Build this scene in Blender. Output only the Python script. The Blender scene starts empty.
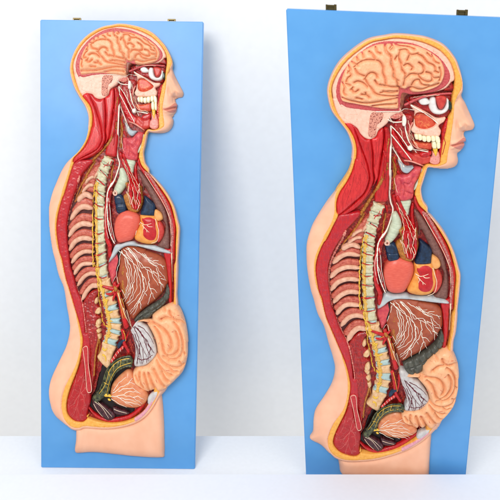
import bpy, math, random
import numpy as np
from mathutils import Matrix, Vector
rng = np.random.default_rng(7)
S = bpy.context.scene

# ------------------------------------------------------------------ camera
FPX = 687.0                      # focal length in photo pixels (photo is 500 wide)
PITCH = math.radians(24.4)
W = 0.32                         # real board width in metres
HC = 3.1235 * W                  # camera height over the table
cam = bpy.data.cameras.new('camera'); co = bpy.data.objects.new('camera', cam)
S.collection.objects.link(co); S.camera = co
cam.sensor_width = 36; cam.lens = 36 * FPX / 500; cam.clip_start = 0.02; cam.clip_end = 60
co.location = (0, 0, HC); co.rotation_euler = (math.radians(90) - PITCH, 0, 0)
S.render.resolution_x = 1024; S.render.resolution_y = 1024

# ------------------------------------------------------------------ light
wd = bpy.data.worlds.new('World'); S.world = wd; wd.use_nodes = True
bg = wd.node_tree.nodes['Background']
bg.inputs[0].default_value = (0.985, 0.99, 1.0, 1); bg.inputs[1].default_value = 0.72
def area(name, loc, target, size, power, col=(1, 1, 1)):
    l = bpy.data.lights.new(name, 'AREA'); l.size = size; l.energy = power; l.color = col
    o = bpy.data.objects.new(name, l); S.collection.objects.link(o)
    o.location = loc; d = Vector(target) - Vector(loc)
    o.rotation_euler = d.to_track_quat('-Z', 'Y').to_euler(); return o
area('softbox_lamp', (-0.7, -0.5, 2.05), (-0.05, 1.15, 0.45), 1.0, 34, (1, 0.985, 0.96))
area('fill_lamp', (1.0, -0.3, 1.6), (0.1, 1.2, 0.45), 1.0, 5, (0.95, 0.98, 1))
S.view_settings.view_transform = 'Standard'; S.view_settings.look = 'None'
S.view_settings.exposure = 0; S.view_settings.gamma = 1

# ------------------------------------------------------------------ materials
def lin(c):
    return tuple(((v / 255) / 12.92 if v / 255 <= 0.04045 else ((v / 255 + 0.055) / 1.055) ** 2.4) for v in c) + (1,)
MATS = {}
def mat(name, c1, c2=None, rough=0.38, scale=30, stretch=(1, 1), coat=0.25, bump=0.0, bscale=200, speck=None, sss=0.0, lo=0.35, hi=0.65, vein=None):
    """paint with a second tone mottled into it; UV is laid out on the object at 1 unit = 100 px of relief"""
    m = bpy.data.materials.new(name); m.use_nodes = True; nt = m.node_tree; N = nt.nodes; L = nt.links
    b = N['Principled BSDF']; b.inputs['Roughness'].default_value = rough
    b.inputs['Coat Weight'].default_value = coat * .7; b.inputs['Coat Roughness'].default_value = 0.15; b.inputs['Specular IOR Level'].default_value = 0.3
    uv = N.new('ShaderNodeUVMap'); mp = N.new('ShaderNodeMapping'); mp.inputs['Scale'].default_value = (stretch[0], stretch[1], 1)
    L.new(uv.outputs[0], mp.inputs[0])
    n = N.new('ShaderNodeTexNoise'); n.inputs['Scale'].default_value = scale; n.inputs['Detail'].default_value = 5
    L.new(mp.outputs[0], n.inputs['Vector'])
    r = N.new('ShaderNodeValToRGB'); r.color_ramp.elements[0].position = lo; r.color_ramp.elements[1].position = hi
    r.color_ramp.elements[0].color = lin(c2 or [v * 0.93 for v in c1]); r.color_ramp.elements[1].color = lin(c1)
    L.new(n.outputs[0], r.inputs[0]); out = r.outputs[0]
    if vein:                                      # thin painted veins: (colour, scale, width)
        nv = N.new('ShaderNodeTexNoise'); nv.inputs['Scale'].default_value = vein[1]; nv.inputs['Detail'].default_value = 3; L.new(mp.outputs[0], nv.inputs['Vector'])
        ms = N.new('ShaderNodeMath'); ms.operation = 'SUBTRACT'; ms.inputs[1].default_value = 0.5; L.new(nv.outputs[0], ms.inputs[0])
        ma = N.new('ShaderNodeMath'); ma.operation = 'ABSOLUTE'; L.new(ms.outputs[0], ma.inputs[0])
        rv = N.new('ShaderNodeValToRGB'); rv.color_ramp.elements[0].color = (.75, .75, .75, 1); rv.color_ramp.elements[1].color = (0, 0, 0, 1); rv.color_ramp.elements[1].position = vein[2]
        L.new(ma.outputs[0], rv.inputs[0]); mv = N.new('ShaderNodeMix'); mv.data_type = 'RGBA'; L.new(rv.outputs[0], mv.inputs[0]); L.new(out, mv.inputs[6]); mv.inputs[7].default_value = lin(vein[0]); out = mv.outputs[2]
    if speck:                                     # painted dots: (colour, scale, threshold)
        v = N.new('ShaderNodeTexVoronoi'); v.inputs['Scale'].default_value = speck[1]; L.new(uv.outputs[0], v.inputs['Vector'])
        rr = N.new('ShaderNodeValToRGB'); rr.color_ramp.elements[0].position = speck[2]; rr.color_ramp.elements[1].position = speck[2] + 0.12
        rr.color_ramp.elements[0].color = (1, 1, 1, 1); rr.color_ramp.elements[1].color = (0, 0, 0, 1)
        L.new(v.outputs['Distance'], rr.inputs[0])
        mx = N.new('ShaderNodeMix'); mx.data_type = 'RGBA'; L.new(rr.outputs[0], mx.inputs[0]); L.new(out, mx.inputs[6])
        mx.inputs[7].default_value = lin(speck[0]); out = mx.outputs[2]
    L.new(out, b.inputs['Base Color'])
    if bump:
        n2 = N.new('ShaderNodeTexNoise'); n2.inputs['Scale'].default_value = bscale; n2.inputs['Detail'].default_value = 4
        L.new(mp.outputs[0], n2.inputs['Vector']); bp = N.new('ShaderNodeBump'); bp.inputs['Strength'].default_value = bump
        bp.inputs['Distance'].default_value = 0.0012; L.new(n2.outputs[0], bp.inputs['Height']); L.new(bp.outputs[0], b.inputs['Normal'])
    if sss:
        b.inputs['Subsurface Weight'].default_value = sss; b.inputs['Subsurface Radius'].default_value = (0.006, 0.003, 0.002); b.inputs['Subsurface Scale'].default_value = 0.5
    MATS[name] = m; return m
mat('skin', (244, 187, 154), (239, 178, 144), 0.5, 8, coat=0.08, bump=0.1, bscale=120)
mat('lip', (222, 142, 122), (212, 130, 110), 0.42, 30)
mat('fat', (244, 180, 86), (234, 162, 66), 0.42, 40, bump=0.35, bscale=160)
mat('bone', (245, 198, 176), (238, 186, 162), 0.45, 22, bump=0.2, vein=((220, 140, 110), 9, .008))
mat('dura', (204, 92, 92), (186, 66, 70), 0.4, 60, bump=0.3)
mat('brain', (246, 184, 142), (238, 170, 126), 0.42, 24, coat=0.15, bump=0.12)
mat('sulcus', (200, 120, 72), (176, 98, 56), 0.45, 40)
mat('crease', (206, 118, 72), (190, 100, 60), 0.45, 40)
mat('braincut', (150, 84, 58), (112, 50, 40), 0.45, 30)
mat('lining', (170, 30, 30), (104, 14, 18), 0.35, 22, bump=0.5, bscale=90, vein=((216, 96, 60), 14, .02))
mat('ribbed', (96, 22, 16), (60, 10, 8), 0.4, 22)
mat('muscle', (208, 30, 34), (178, 16, 22), 0.33, 18, (3.2, 0.7), coat=0.7, bump=0.35, bscale=26, vein=((120, 8, 14), 14, .012))
mat('muscle_pale', (220, 48, 48), (196, 28, 34), 0.33, 18, (3.2, 0.7), coat=0.7, bump=0.35, bscale=26, vein=((130, 10, 18), 12, .012))
mat('back_muscle', (198, 24, 28), (172, 30, 44), 0.36, 24, (3.0, 0.7), coat=0.6, bump=0.55, bscale=60, vein=((206, 84, 96), 16, .008))
mat('deep_muscle', (176, 22, 22), (132, 12, 14), 0.33, 20, (3, 0.8), coat=0.7, bump=0.5, bscale=50, vein=((220, 90, 70), 18, .014))
mat('glute', (186, 22, 28), (164, 16, 22), 0.35, 20, (1, 1), coat=0.7, bump=0.3, vein=((206, 120, 110), 9, .006))
mat('intercostal', (204, 108, 88), (168, 66, 54), 0.42, 24, (1, 2), bump=0.4, bscale=90, vein=((226, 140, 110), 20, .014))
mat('rib', (228, 180, 152), (210, 154, 126), 0.42, 24, bump=0.25)
mat('margin', (230, 158, 138), (205, 90, 84), 0.42, 60, bump=0.5)
mat('vertebra', (214, 208, 176), (196, 186, 148), 0.42, 30, bump=0.25, vein=((150, 120, 60), 16, .010))
mat('lumbar', (230, 192, 148), (214, 168, 118), 0.42, 30, bump=0.25, vein=((200, 120, 50), 18, .014))
mat('ligament', (232, 190, 96), (214, 162, 70), 0.4, 50, bump=.4)
mat('disc', (178, 200, 196), (160, 184, 180), 0.4, 30)
mat('yellow', (238, 196, 74), (224, 172, 48), 0.38, 60)
mat('artery', (206, 20, 24), (160, 10, 16), 0.28, 30, coat=0.5)
mat('artery_pale', (216, 60, 54), (190, 34, 34), 0.3, 30, coat=0.5)
mat('vein', (24, 52, 84), (12, 28, 48), 0.3, 30, coat=0.5)
mat('nerve', (246, 240, 226), (236, 226, 206), 0.36, 30)
mat('nerve_line', (246, 222, 196), (240, 206, 172), 0.36, 30)
mat('ochre', (196, 128, 50), (150, 84, 30), 0.4, 40, (2, 1), bump=0.4)
mat('eye', (232, 229, 224), (220, 215, 210), 0.25, 30, coat=0.6)
mat('iris', (34, 58, 44), (14, 22, 18), 0.2, 60, coat=0.7)
mat('tooth', (244, 236, 206), (236, 222, 176), 0.28, 30, coat=0.5)
mat('tongue', (206, 72, 60), (186, 50, 46), 0.35, 30)
mat('sinus', (216, 92, 62), (196, 62, 46), 0.36, 26, vein=((236, 150, 90), 14, .02))
mat('gum', (226, 150, 134), (214, 130, 116), 0.4, 30)
mat('chin', (232, 160, 146), (222, 140, 130), 0.4, 30, speck=((178, 54, 62), 90, 0.16))
mat('mastoid', (226, 158, 136), (210, 136, 116), 0.45, 30, speck=((120, 30, 26), 62, 0.26), bump=0.4)
mat('larynx', (216, 84, 84), (192, 58, 74), 0.36, 22, bump=0.3, vein=((226, 120, 120), 10, .007))
mat('cartilage', (204, 212, 186), (188, 196, 168), 0.4, 20)
mat('grey', (176, 184, 186), (160, 170, 176), 0.36, 20)
mat('lung', (136, 94, 84), (118, 76, 68), 0.42, 40, bump=0.4, speck=((96, 56, 50), 110, 0.1), vein=((80, 44, 40), 20, .012))
mat('pleura', (206, 140, 132), (170, 66, 66), 0.42, 90, bump=0.6)
mat('atrium', (226, 104, 84), (214, 86, 70), 0.36, 90, (0.25, 1.6), bump=0.15)
mat('ventricle', (200, 38, 42), (176, 22, 30), 0.33, 24)
mat('heart_fat', (236, 162, 78), (224, 138, 58), 0.36, 24)
mat('auricle', (240, 174, 104), (230, 156, 88), 0.4, 24)
mat('diaphragm', (192, 197, 197), (172, 178, 182), 0.36, 16)
mat('liver', (172, 84, 52), (150, 66, 40), 0.33, 18, coat=0.3, bump=0.15)
mat('colon', (88, 88, 78), (68, 68, 60), 0.36, 24, bump=0.2)
mat('gut', (246, 186, 140), (240, 172, 124), 0.4, 18, coat=0.2, bump=0.1, vein=((216, 140, 96), 8, .006))
mat('gutline', (214, 96, 76), (200, 80, 62), 0.4, 18)
mat('mesentery', (206, 204, 200), (186, 178, 176), 0.36, 30)
mat('darkline', (108, 26, 42), (86, 16, 30), 0.36, 30)
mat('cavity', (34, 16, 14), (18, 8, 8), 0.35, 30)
mat('rectum', (92, 96, 60), (34, 38, 26), 0.3, 34, (1.2, 1.2), coat=0.5, lo=0.42, hi=0.6)
mat('uterus', (84, 40, 48), (40, 14, 20), 0.28, 34, (2, 1), coat=0.5)
mat('bladder', (226, 150, 104), (208, 118, 78), 0.3, 20, (1, 1.6), coat=0.4)
mat('pink_tissue', (232, 170, 172), (214, 140, 160), 0.38, 40)
mat('tendon', (200, 60, 62), (176, 34, 40), 0.36, 40)
mat('pale_vein', (214, 112, 104), (196, 80, 76), 0.36, 40)
mat('board', (92, 158, 217), (88, 154, 214), 0.36, 5, coat=0.25, bump=0.08, bscale=300)
mat('brass', (120, 104, 62), (70, 58, 34), 0.35, 60); MATS['brass'].node_tree.nodes['Principled BSDF'].inputs['Metallic'].default_value = 0.8
def plain(name, col, rough, bscale, amt):
    m = bpy.data.materials.new(name); m.use_nodes = True; nt = m.node_tree; N = nt.nodes; L = nt.links
    b = N['Principled BSDF']; b.inputs['Roughness'].default_value = rough
    tc = N.new('ShaderNodeTexCoord'); n = N.new('ShaderNodeTexNoise'); n.inputs['Scale'].default_value = bscale; n.inputs['Detail'].default_value = 6
    L.new(tc.outputs['Object'], n.inputs['Vector']); r = N.new('ShaderNodeValToRGB')
    r.color_ramp.elements[0].color = lin([v * (1 - amt) for v in col]); r.color_ramp.elements[1].color = lin(col)
    r.color_ramp.elements[0].position = 0.3; r.color_ramp.elements[1].position = 0.7
    L.new(n.outputs[0], r.inputs[0]); L.new(r.outputs[0], b.inputs['Base Color'])
    bp = N.new('ShaderNodeBump'); bp.inputs['Strength'].default_value = 0.05; L.new(n.outputs[0], bp.inputs['Height']); L.new(bp.outputs[0], b.inputs['Normal'])
    MATS[name] = m
plain('wallpaint', (244, 244, 243), 0.8, 60, 0.012)
plain('tablepaint', (236, 239, 244), 0.55, 140, 0.014)
plain('ledgepaint', (229, 235, 246), 0.6, 140, 0.01)

# ------------------------------------------------------------------ the setting
def box(name, x0, x1, y0, y1, z0, z1, m, bev=0.002):
    import bmesh
    bm = bmesh.new(); bmesh.ops.create_cube(bm, size=1)
    for v in bm.verts:
        v.co = Vector(((x0 + x1) / 2 + v.co.x * (x1 - x0), (y0 + y1) / 2 + v.co.y * (y1 - y0), (z0 + z1) / 2 + v.co.z * (z1 - z0)))
    bmesh.ops.bevel(bm, geom=bm.edges[:], offset=bev, segments=2, affect='EDGES')
    me = bpy.data.meshes.new(name); bm.to_mesh(me); bm.free(); me.materials.append(MATS[m])
    o = bpy.data.objects.new(name, me); S.collection.objects.link(o); o['kind'] = 'structure'; return o
def floor_y(py, z=0.0):                       # horizontal distance where a photo row meets height z
    return (HC - z) / math.tan(math.atan((py - 250) / FPX) + PITCH)
LEDGE_Y = floor_y(474) - 0.0515; LEDGE_Z = HC - LEDGE_Y * math.tan(math.atan((474 - 250) / FPX) + PITCH)
box('tabletop', -2.0, 2.0, LEDGE_Y - 0.01, floor_y(435.5), -0.03, 0, 'tablepaint')
box('front_ledge', -2.0, 2.0, 0.45, LEDGE_Y, -0.03, LEDGE_Z, 'ledgepaint', 0.0012)
box('wall', -3.0, 3.0, 1.472, 1.53, -1.2, 2.6, 'wallpaint')

# ------------------------------------------------------------------ board planes (camera coordinates: x right, y down, z forward)
def rot(r):
    r = np.array(r); th = np.linalg.norm(r); k = r / th
    K = np.array([[0, -k[2], k[1]], [k[2], 0, -k[0]], [-k[1], k[0], 0]])
    return np.eye(3) + math.sin(th) * K + (1 - math.cos(th)) * K @ K
cp, sp = math.cos(PITCH), math.sin(PITCH)
def to_world(X):
    X = np.asarray(X)
    return np.stack([X[..., 0], X[..., 2] * cp - X[..., 1] * sp, HC - X[..., 1] * cp - X[..., 2] * sp], -1)
class Plane:
    def __init__(s, pose, scale, corners, warp):
        R = rot(pose[:3]); s.n = -R[:, 2]; s.n = s.n / np.linalg.norm(s.n)      # towards the camera
        s.t = np.array(pose[3:6]) * scale; s.corners = corners; s.warp = warp; s.U = W / 190.0
        s.nw = to_world(s.n) - to_world(np.zeros(3))
    def ray(s, P, zm):                             # photo points -> camera-space point at height zm over the plane
        D = np.stack([(P[:, 0] - 250) / FPX, (P[:, 1] - 250) / FPX, np.ones(len(P))], 1)
        k = (s.t @ s.n + zm) / (D @ s.n)
        return D * k[:, None]
    def M(s, V, zref):                             # relief coordinates (x, y in photo px, z in px units) -> world
        P = s.warp(V[:, :2]); zr = np.broadcast_to(zref, len(V)) * s.U
        X = s.ray(P, zr) + ((V[:, 2] * s.U) - zr)[:, None] * s.n
        return to_world(X)
# landmark pairs: right model -> left model
PAIRS = [((400,33.7),(122,23.3)),((428,37),(141,26.8)),((444,44.4),(153,32.5)),((455,57),(163,42.5)),((461,75),(169.5,54)),((461.6,97.6),(172.4,70)),
 ((368,38.8),(101,26.7)),((352,49),(89.5,32.7)),((339,61),(79.5,42)),((331,75),(72.5,54.5)),((331,111),(73.8,88)),((346.4,131.6),(83,103.5)),
 ((465.6,102.4),(174.6,74.5)),((468.8,110.4),(177.5,81)),((464,132.8),(175,98.5)),((466,139.5),(177.2,105)),((462.4,150),(175.3,113)),((457.6,155),(172.2,117)),((457,165),(172.6,125)),
 ((455.2,104),(167.5,75)),((450.4,144),(162.6,108)),((399,110),(125,75)),((400.8,90),(126,60)),
 ((424.4,206),(146,167)),((444.4,231.6),(165.5,190)),((454,250.8),(174.3,206)),((460.5,294),(180,244)),((456.4,332),(177.7,284)),
 ((338.4,187),(76.5,153)),((316,219),(56,182.5)),((310.4,289),(52,249.5)),((324,327),(63.5,288)),((332,384),(66,346)),((324,398),(60,359)),((327,89),(69.4,68)),((343,99),(80,70)),((446.4,73),(159.4,51)),((369.6,139),(103,97.5)),
 ((474.7,125.6),(183.2,93)),((450,168.4),(168,131)),((428,168),(148,132.5)),((414.8,135.6),(137,98)),((440,140),(156.6,99)),
 ((439,115),(155,80)),((353,154),(89,123)),((421,192),(143.5,155)),((337.6,216),(73,163)),((387,243.6),(115,193.6)),
 ((397.6,295.6),(125,242)),((444,279.6),(165,230)),((461,278),(180,230)),((384.4,334),(114,288)),((307,257),(49,218)),
 ((334.4,369),(69,330)),((406,377),(135,323)),((442,332),(167,284)),((459.6,384),(186.5,348)),((422,430),(150,391.5)),
 ((400,374),(130.5,331)),((377,430),(109,396)),((408,440),(141,407)),((354,457),(81.6,421.6)),((353,396),(85,347)),
 ((316,410),(52,376)),((313.4,424),(48.6,392)),((312.6,432),(49.4,402)),((310,439),(52.3,411)),((320,444),(57.5,418)),((328,452),(65,424.5)),((346,462.4),(80,431)),((453,353),(178,306)),
 ((341,478),(73,455)),((428,479),(161.5,458)),((432,440),(161.5,405)),((384,377),(113,331)),((368,280),(100,238)),((376,398),(105,350))]
A_ = np.array([p[0] for p in PAIRS], float); B_ = np.array([p[1] for p in PAIRS], float)
def tps_k(r2): return 0.5 * r2 * np.log(r2 + 1e-9)
K_ = tps_k(((A_[:, None] - A_[None]) ** 2).sum(-1)) + 6.0 * np.eye(len(A_)); Pm = np.c_[np.ones(len(A_)), A_]
sol = np.linalg.solve(np.block([[K_, Pm], [Pm.T, np.zeros((3, 3))]]), np.r_[B_, np.zeros((3, 2))])
def warpL(P):
    out = np.zeros((len(P), 2))
    for i in range(0, len(P), 20000):
        q = P[i:i + 20000]; k = tps_k(((q[:, None] - A_[None]) ** 2).sum(-1))
        out[i:i + 20000] = k @ sol[:-3] + np.c_[np.ones(len(q)), q] @ sol[-3:]
    return out
PR = Plane([0.4268, 0.1018, -0.033, 0.7532, 0.1544, 3.7131], W * 1.0105, [(286, 9), (510.5, 18), (466, 474), (306, 474)], lambda P: P)
PL = Plane([0.0825, 0.0129, 0.0242, -0.8212, 0.0043, 4.3264], W, [(40, 19.5), (203.5, 21.5), (194.8, 470.5), (41, 467)], warpL)

# ------------------------------------------------------------------ relief engine
def cr(x0, y0, s, pts): return [(x0 + s * a, y0 + s * b) for a, b in pts]
def A(*p): return cr(320, 30, .16, p)
def B(*p): return cr(380, 30, .16, p)
def C(*p): return cr(400, 80, .16, p)
def D(*p): return cr(320, 90, .16, p)
def E(*p): return cr(370, 110, .16, p)
def F(*p): return cr(300, 160, .16, p)
def G(*p): return cr(360, 160, .16, p)
def H(*p): return cr(390, 190, .16, p)
def I(*p): return cr(300, 230, .16, p)
def J(*p): return cr(360, 230, .16, p)
def K(*p): return cr(400, 230, .16, p)
def L(*p): return cr(300, 300, .16, p)
def M(*p): return cr(350, 290, .16, p)
def N(*p): return cr(390, 300, .16, p)
def O(*p): return cr(300, 370, .2, p)
def P(*p): return cr(360, 370, .2, p)
def catmull(p, closed, sub=5):
    p = np.array(p, float)
    if closed: p = p[[i for i in range(len(p)) if np.linalg.norm(p[i] - p[i - 1]) > 0.3]]
    n = len(p)
    if n < 3 and not closed: return np.array([p[0] + (p[-1] - p[0]) * t for t in np.linspace(0, 1, 8)])
    out = []
    for i in range(n if closed else n - 1):
        g = (lambda k: p[k % n]) if closed else (lambda k: p[min(max(k, 0), n - 1)])
        a, b, c, d = g(i - 1), g(i), g(i + 1), g(i + 2)
        for j in range(sub):
            t = j / sub
            out.append(0.5 * (2 * b + (c - a) * t + (2 * a - 5 * b + 4 * c - d) * t * t + (3 * b - a - 3 * c + d) * t ** 3))
    if not closed: out.append(p[-1])
    return np.array(out)
def seg_dist(Q, SA, SB, near=False):
    """distance of points Q to segments; optionally the nearest point"""
    dist = np.full(len(Q), 1e9); npt = np.zeros((len(Q), 2)); ch = max(1, int(3e6 / max(1, len(SA))))
    d = SB - SA; dd = (d ** 2).sum(1) + 1e-12
    for i in range(0, len(Q), ch):
        q = Q[i:i + ch]; w = q[:, None] - SA[None]
        t = np.clip((w * d).sum(-1) / dd, 0, 1); e = w - t[..., None] * d
        r2 = (e ** 2).sum(-1); k = r2.argmin(1); a = np.arange(len(q))
        dist[i:i + ch] = np.sqrt(r2[a, k])
        if near: npt[i:i + ch] = q - e[a, k]
    return (dist, npt) if near else dist
def segs(polys, closed=True):
    SA = np.concatenate([p if closed else p[:-1] for p in polys]); SB = np.concatenate([np.roll(p, -1, 0) if closed else p[1:] for p in polys])
    return SA, SB
def inside(Q, polys):
    SA, SB = segs(polys); ins = np.zeros(len(Q), bool)
    for a, b in zip(SA, SB):
        c = (a[1] > Q[:, 1]) != (b[1] > Q[:, 1])
        if c.any():
            x = a[0] + (Q[:, 1] - a[1]) * (b[0] - a[0]) / (b[1] - a[1] + 1e-15); ins ^= c & (Q[:, 0] < x)
    return ins
GX0, GY0, GS = 295.0, 20.0, 0.5
GH = np.zeros((940, 370))                          # height already built up, rows y, columns x
def gsample(P_):
    P_ = np.atleast_2d(P_); i = np.clip(((P_[:, 1] - GY0) / GS).round().astype(int), 0, GH.shape[0] - 1); j = np.clip(((P_[:, 0] - GX0) / GS).round().astype(int), 0, GH.shape[1] - 1)
    return GH[i, j]
def dome(t): return np.maximum(0, 1 - (1 - np.clip(t, 0, 1)) ** 2) ** 0.66
_nz = [(rng.normal(0, 1, 2), rng.uniform(0, 6.28)) for _ in range(24)]
def wob(Q, size, amp):
    s = 0
    for k, (d, ph) in enumerate(_nz[:12]): s = s + np.sin((Q @ d) * (1 + .25 * k) / size + ph)
    return amp * s / 3.5
RECIPES = []
def grow(p, a):
    SA, SB = segs([p]); n = (np.roll(p, -1, 0) - np.roll(p, 1, 0)); n = np.c_[n[:, 1], -n[:, 0]] / (np.linalg.norm(n, axis=1)[:, None] + 1e-9)
    ar = 0.5 * np.sum(p[:, 0] * np.roll(p[:, 1], -1) - np.roll(p[:, 0], -1) * p[:, 1])
    return p + n * a * (1 if ar > 0 else -1)
def relief(name, poly, ztop, mt, ex=0.0, zr=None, h=2.0, r=3.0, zbase=1.0, step=0.7, parent=None, grooves=None, gr=2.5, gh=1.5, gfl=0.15, fn=None, holes=(), rough=0.0, rsize=3.0, smooth=True, label=None):
    """a solid raised piece: outline in relief px, flat or domed top at ztop (edge height ztop-h, rounding radius r), side walls to zbase"""
    polys = [grow(catmull(poly, True), ex)] + [catmull(q, True) for q in holes]
    SA, SB = segs(polys); lo = SA.min(0) - 1; hi = SA.max(0) + 1
    GRV = segs([catmull(g, False) for g in grooves], False) if grooves else None
    def zf(Q, d):
        z = ztop - h + h * dome(d / r)
        if GRV is not None:
            dg = seg_dist(Q, *GRV); z = z - gh + gh * dome(np.maximum(0, np.minimum(dg, d + 0.9) - gfl) / gr)
        if rough: z = z + wob(Q, rsize, rough)
        if fn: z = fn(Q, d, z)
        return z
    nx = int((hi[0] - lo[0]) / step) + 2; ny = int((hi[1] - lo[1]) / step) + 2
    xs = lo[0] + np.arange(nx) * step; ys = lo[1] + np.arange(ny) * step
    cx, cy = np.meshgrid(xs[:-1] + step / 2, ys[:-1] + step / 2); cin = inside(np.c_[cx.ravel(), cy.ravel()], polys).reshape(ny - 1, nx - 1)
    jj, ii = np.nonzero(cin)
    if len(jj) < 2: print('EMPTY', name); return None
    q = np.stack([jj * nx + ii, (jj + 1) * nx + ii, (jj + 1) * nx + ii + 1, jj * nx + ii + 1], 1)
    used, inv = np.unique(q, return_inverse=True); q = inv.reshape(q.shape)
    V = np.c_[xs[used % nx], ys[used // nx]]
    e = np.concatenate([q[:, [0, 1]], q[:, [1, 2]], q[:, [2, 3]], q[:, [3, 0]]]); key = np.sort(e, 1)
    kk = key[:, 0].astype(np.int64) * len(V) + key[:, 1]; _, idx, cnt = np.unique(kk, return_index=True, return_counts=True)
    be = e[idx[cnt == 1]]; bv = np.unique(be)
    _, npt = seg_dist(V[bv], SA, SB, True); V[bv] = npt
    d = seg_dist(V, SA, SB); z = zf(V, d)
    nb = len(V); mp = -np.ones(nb, int); mp[bv] = nb + np.arange(len(bv))
    VV = np.r_[np.c_[V, z], np.c_[V[bv], np.full(len(bv), zbase)]]
    sk = np.stack([be[:, 1], be[:, 0], mp[be[:, 0]], mp[be[:, 1]]], 1)
    F_ = np.r_[q, sk]
    # write into the height grid
    j0 = max(0, int((lo[0] - GX0) / GS)); j1 = min(GH.shape[1], int((hi[0] - GX0) / GS) + 2); i0 = max(0, int((lo[1] - GY0) / GS)); i1 = min(GH.shape[0], int((hi[1] - GY0) / GS) + 2)
    gx, gy = np.meshgrid(GX0 + GS * np.arange(j0, j1), GY0 + GS * np.arange(i0, i1)); gq = np.c_[gx.ravel(), gy.ravel()]
    gi = inside(gq, polys); gd = seg_dist(gq[gi], SA, SB); gz = GH[i0:i1, j0:j1].ravel()
    gz[gi] = np.maximum(gz[gi], zf(gq[gi], gd)) if name != 'body' else zf(gq[gi], gd); GH[i0:i1, j0:j1] = gz.reshape(i1 - i0, j1 - j0)
    if zr == 'z':                                 # sculpted skin: each height keeps its own traced place
        zv = np.where(z <= 2.01, 11.0, np.clip(z, 3.5, 11.0)); ze = np.full(len(bv), 3.5) if name == 'body' else zv[bv]; zr = np.r_[zv, ze]
        if name == 'body': zr[bv] = 3.5
    RECIPES.append(dict(name=name, V=VV, F=F_, zref=float(np.percentile(z, 70)) if zr is None else zr, mat=mt, parent=parent, label=label)); return len(RECIPES) - 1
def tube(name, paths, mt, r=0.6, off=0.35, parent=None, sides=7, jit=0.0, z=None, taper=True, step=0.8, wobble=0.0, k=5, split=True):
    """round cords laid over what is already built; paths may be (points, r0, r1); one object per call"""
    if split and len(paths) > 1:
        for p in paths: tube(name, [p], mt, r, off, parent, sides, jit, z, taper, step, wobble, k, False)
        return
    VV = []; FF = []; ZR = []
    for p in paths:
        r0, r1 = (p[1], p[2]) if isinstance(p, tuple) and len(p) == 3 and isinstance(p[0], list) else (r, r * (0.6 if taper else 1))
        c = catmull(p[0] if isinstance(p, tuple) and isinstance(p[0], list) else p, False, 10)
        s = np.r_[0, np.cumsum(np.linalg.norm(np.diff(c, axis=0), axis=1))]; n = max(4, int(s[-1] / step)); t = np.linspace(0, s[-1], n)
        c = np.c_[np.interp(t, s, c[:, 0]), np.interp(t, s, c[:, 1])]
        rr = np.linspace(r0, r1, n)
        if jit:
            ph = rng.uniform(0, 6, 4); env = np.minimum(1, np.minimum(t, t[-1] - t) / 3)
            dv = np.c_[np.sin(t * .55 + ph[0]) + .6 * np.sin(t * 1.3 + ph[1]), np.sin(t * .62 + ph[2]) + .6 * np.sin(t * 1.15 + ph[3])]; c = c + dv * (jit * env)[:, None]
        if wobble: rr = rr * (1 + wobble * np.sin(t * 1.9 + rng.uniform(0, 6)) * np.sin(t * 0.7))
        hz = gsample(c) if z is None else np.full(n, float(z))
        hp = np.pad(hz, k // 2, 'edge'); hm = np.max([hp[i:i + n] for i in range(k)], 0); hp = np.pad(hm, 3, 'edge'); hz = np.mean([hp[i:i + n] for i in range(7)], 0)
        zc = hz + rr * off; tg = np.gradient(c, axis=0); tg /= np.linalg.norm(tg, axis=1)[:, None] + 1e-9; nn = np.c_[-tg[:, 1], tg[:, 0]]
        if rr.max() > .9:
            for (px, py), zz, r_ in zip(c, zc, rr):
                i0 = int((py - r_ - GY0) / GS); i1 = int((py + r_ - GY0) / GS) + 2; j0 = int((px - r_ - GX0) / GS); j1 = int((px + r_ - GX0) / GS) + 2
                gy, gx = np.mgrid[i0:i1, j0:j1]; q2 = r_ ** 2 - (gx * GS + GX0 - px) ** 2 - (gy * GS + GY0 - py) ** 2; ok = q2 > 0
                sub = GH[i0:i1, j0:j1]; sub[ok] = np.maximum(sub[ok], zz + np.sqrt(q2[ok]))
        fr = rr.copy(); te = np.minimum(t, t[-1] - t); fr = fr * np.maximum(.12, np.sqrt(np.clip(1 - (1 - te / np.maximum(rr, 1e-3)) ** 2, 0, 1) * (te < rr) + (te >= rr)))
        b0 = sum(len(v) for v in VV)
        for a in range(sides):
            th = 2 * math.pi * a / sides; VV.append(np.c_[c + nn * (fr * math.cos(th))[:, None], zc + fr * math.sin(th)]); ZR.append(zc)
        for a in range(sides):
            a2 = (a + 1) % sides; i = np.arange(n - 1)
            FF.append(np.stack([b0 + a * n + i, b0 + a * n + i + 1, b0 + a2 * n + i + 1, b0 + a2 * n + i], 1))
    RECIPES.append(dict(name=name, V=np.concatenate(VV), F=np.concatenate(FF), zref=np.concatenate(ZR), mat=mt, parent=parent, label=None)); return len(RECIPES) - 1
def band(line, w0, w1=None):
    c = catmull(line, False, 4); tg = np.gradient(c, axis=0); tg /= np.linalg.norm(tg, axis=1)[:, None]; nn = np.c_[-tg[:, 1], tg[:, 0]]
    w = np.linspace(w0, w0 if w1 is None else w1, len(c))[:, None] / 2
    w = w * (0.35 + 0.65 * np.minimum(1, np.minimum(np.arange(len(c)), np.arange(len(c))[::-1]) / 2.0))[:, None]
    return [tuple(v) for v in (c + nn * w)] + [tuple(v) for v in (c - nn * w)[::-1]]

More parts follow.
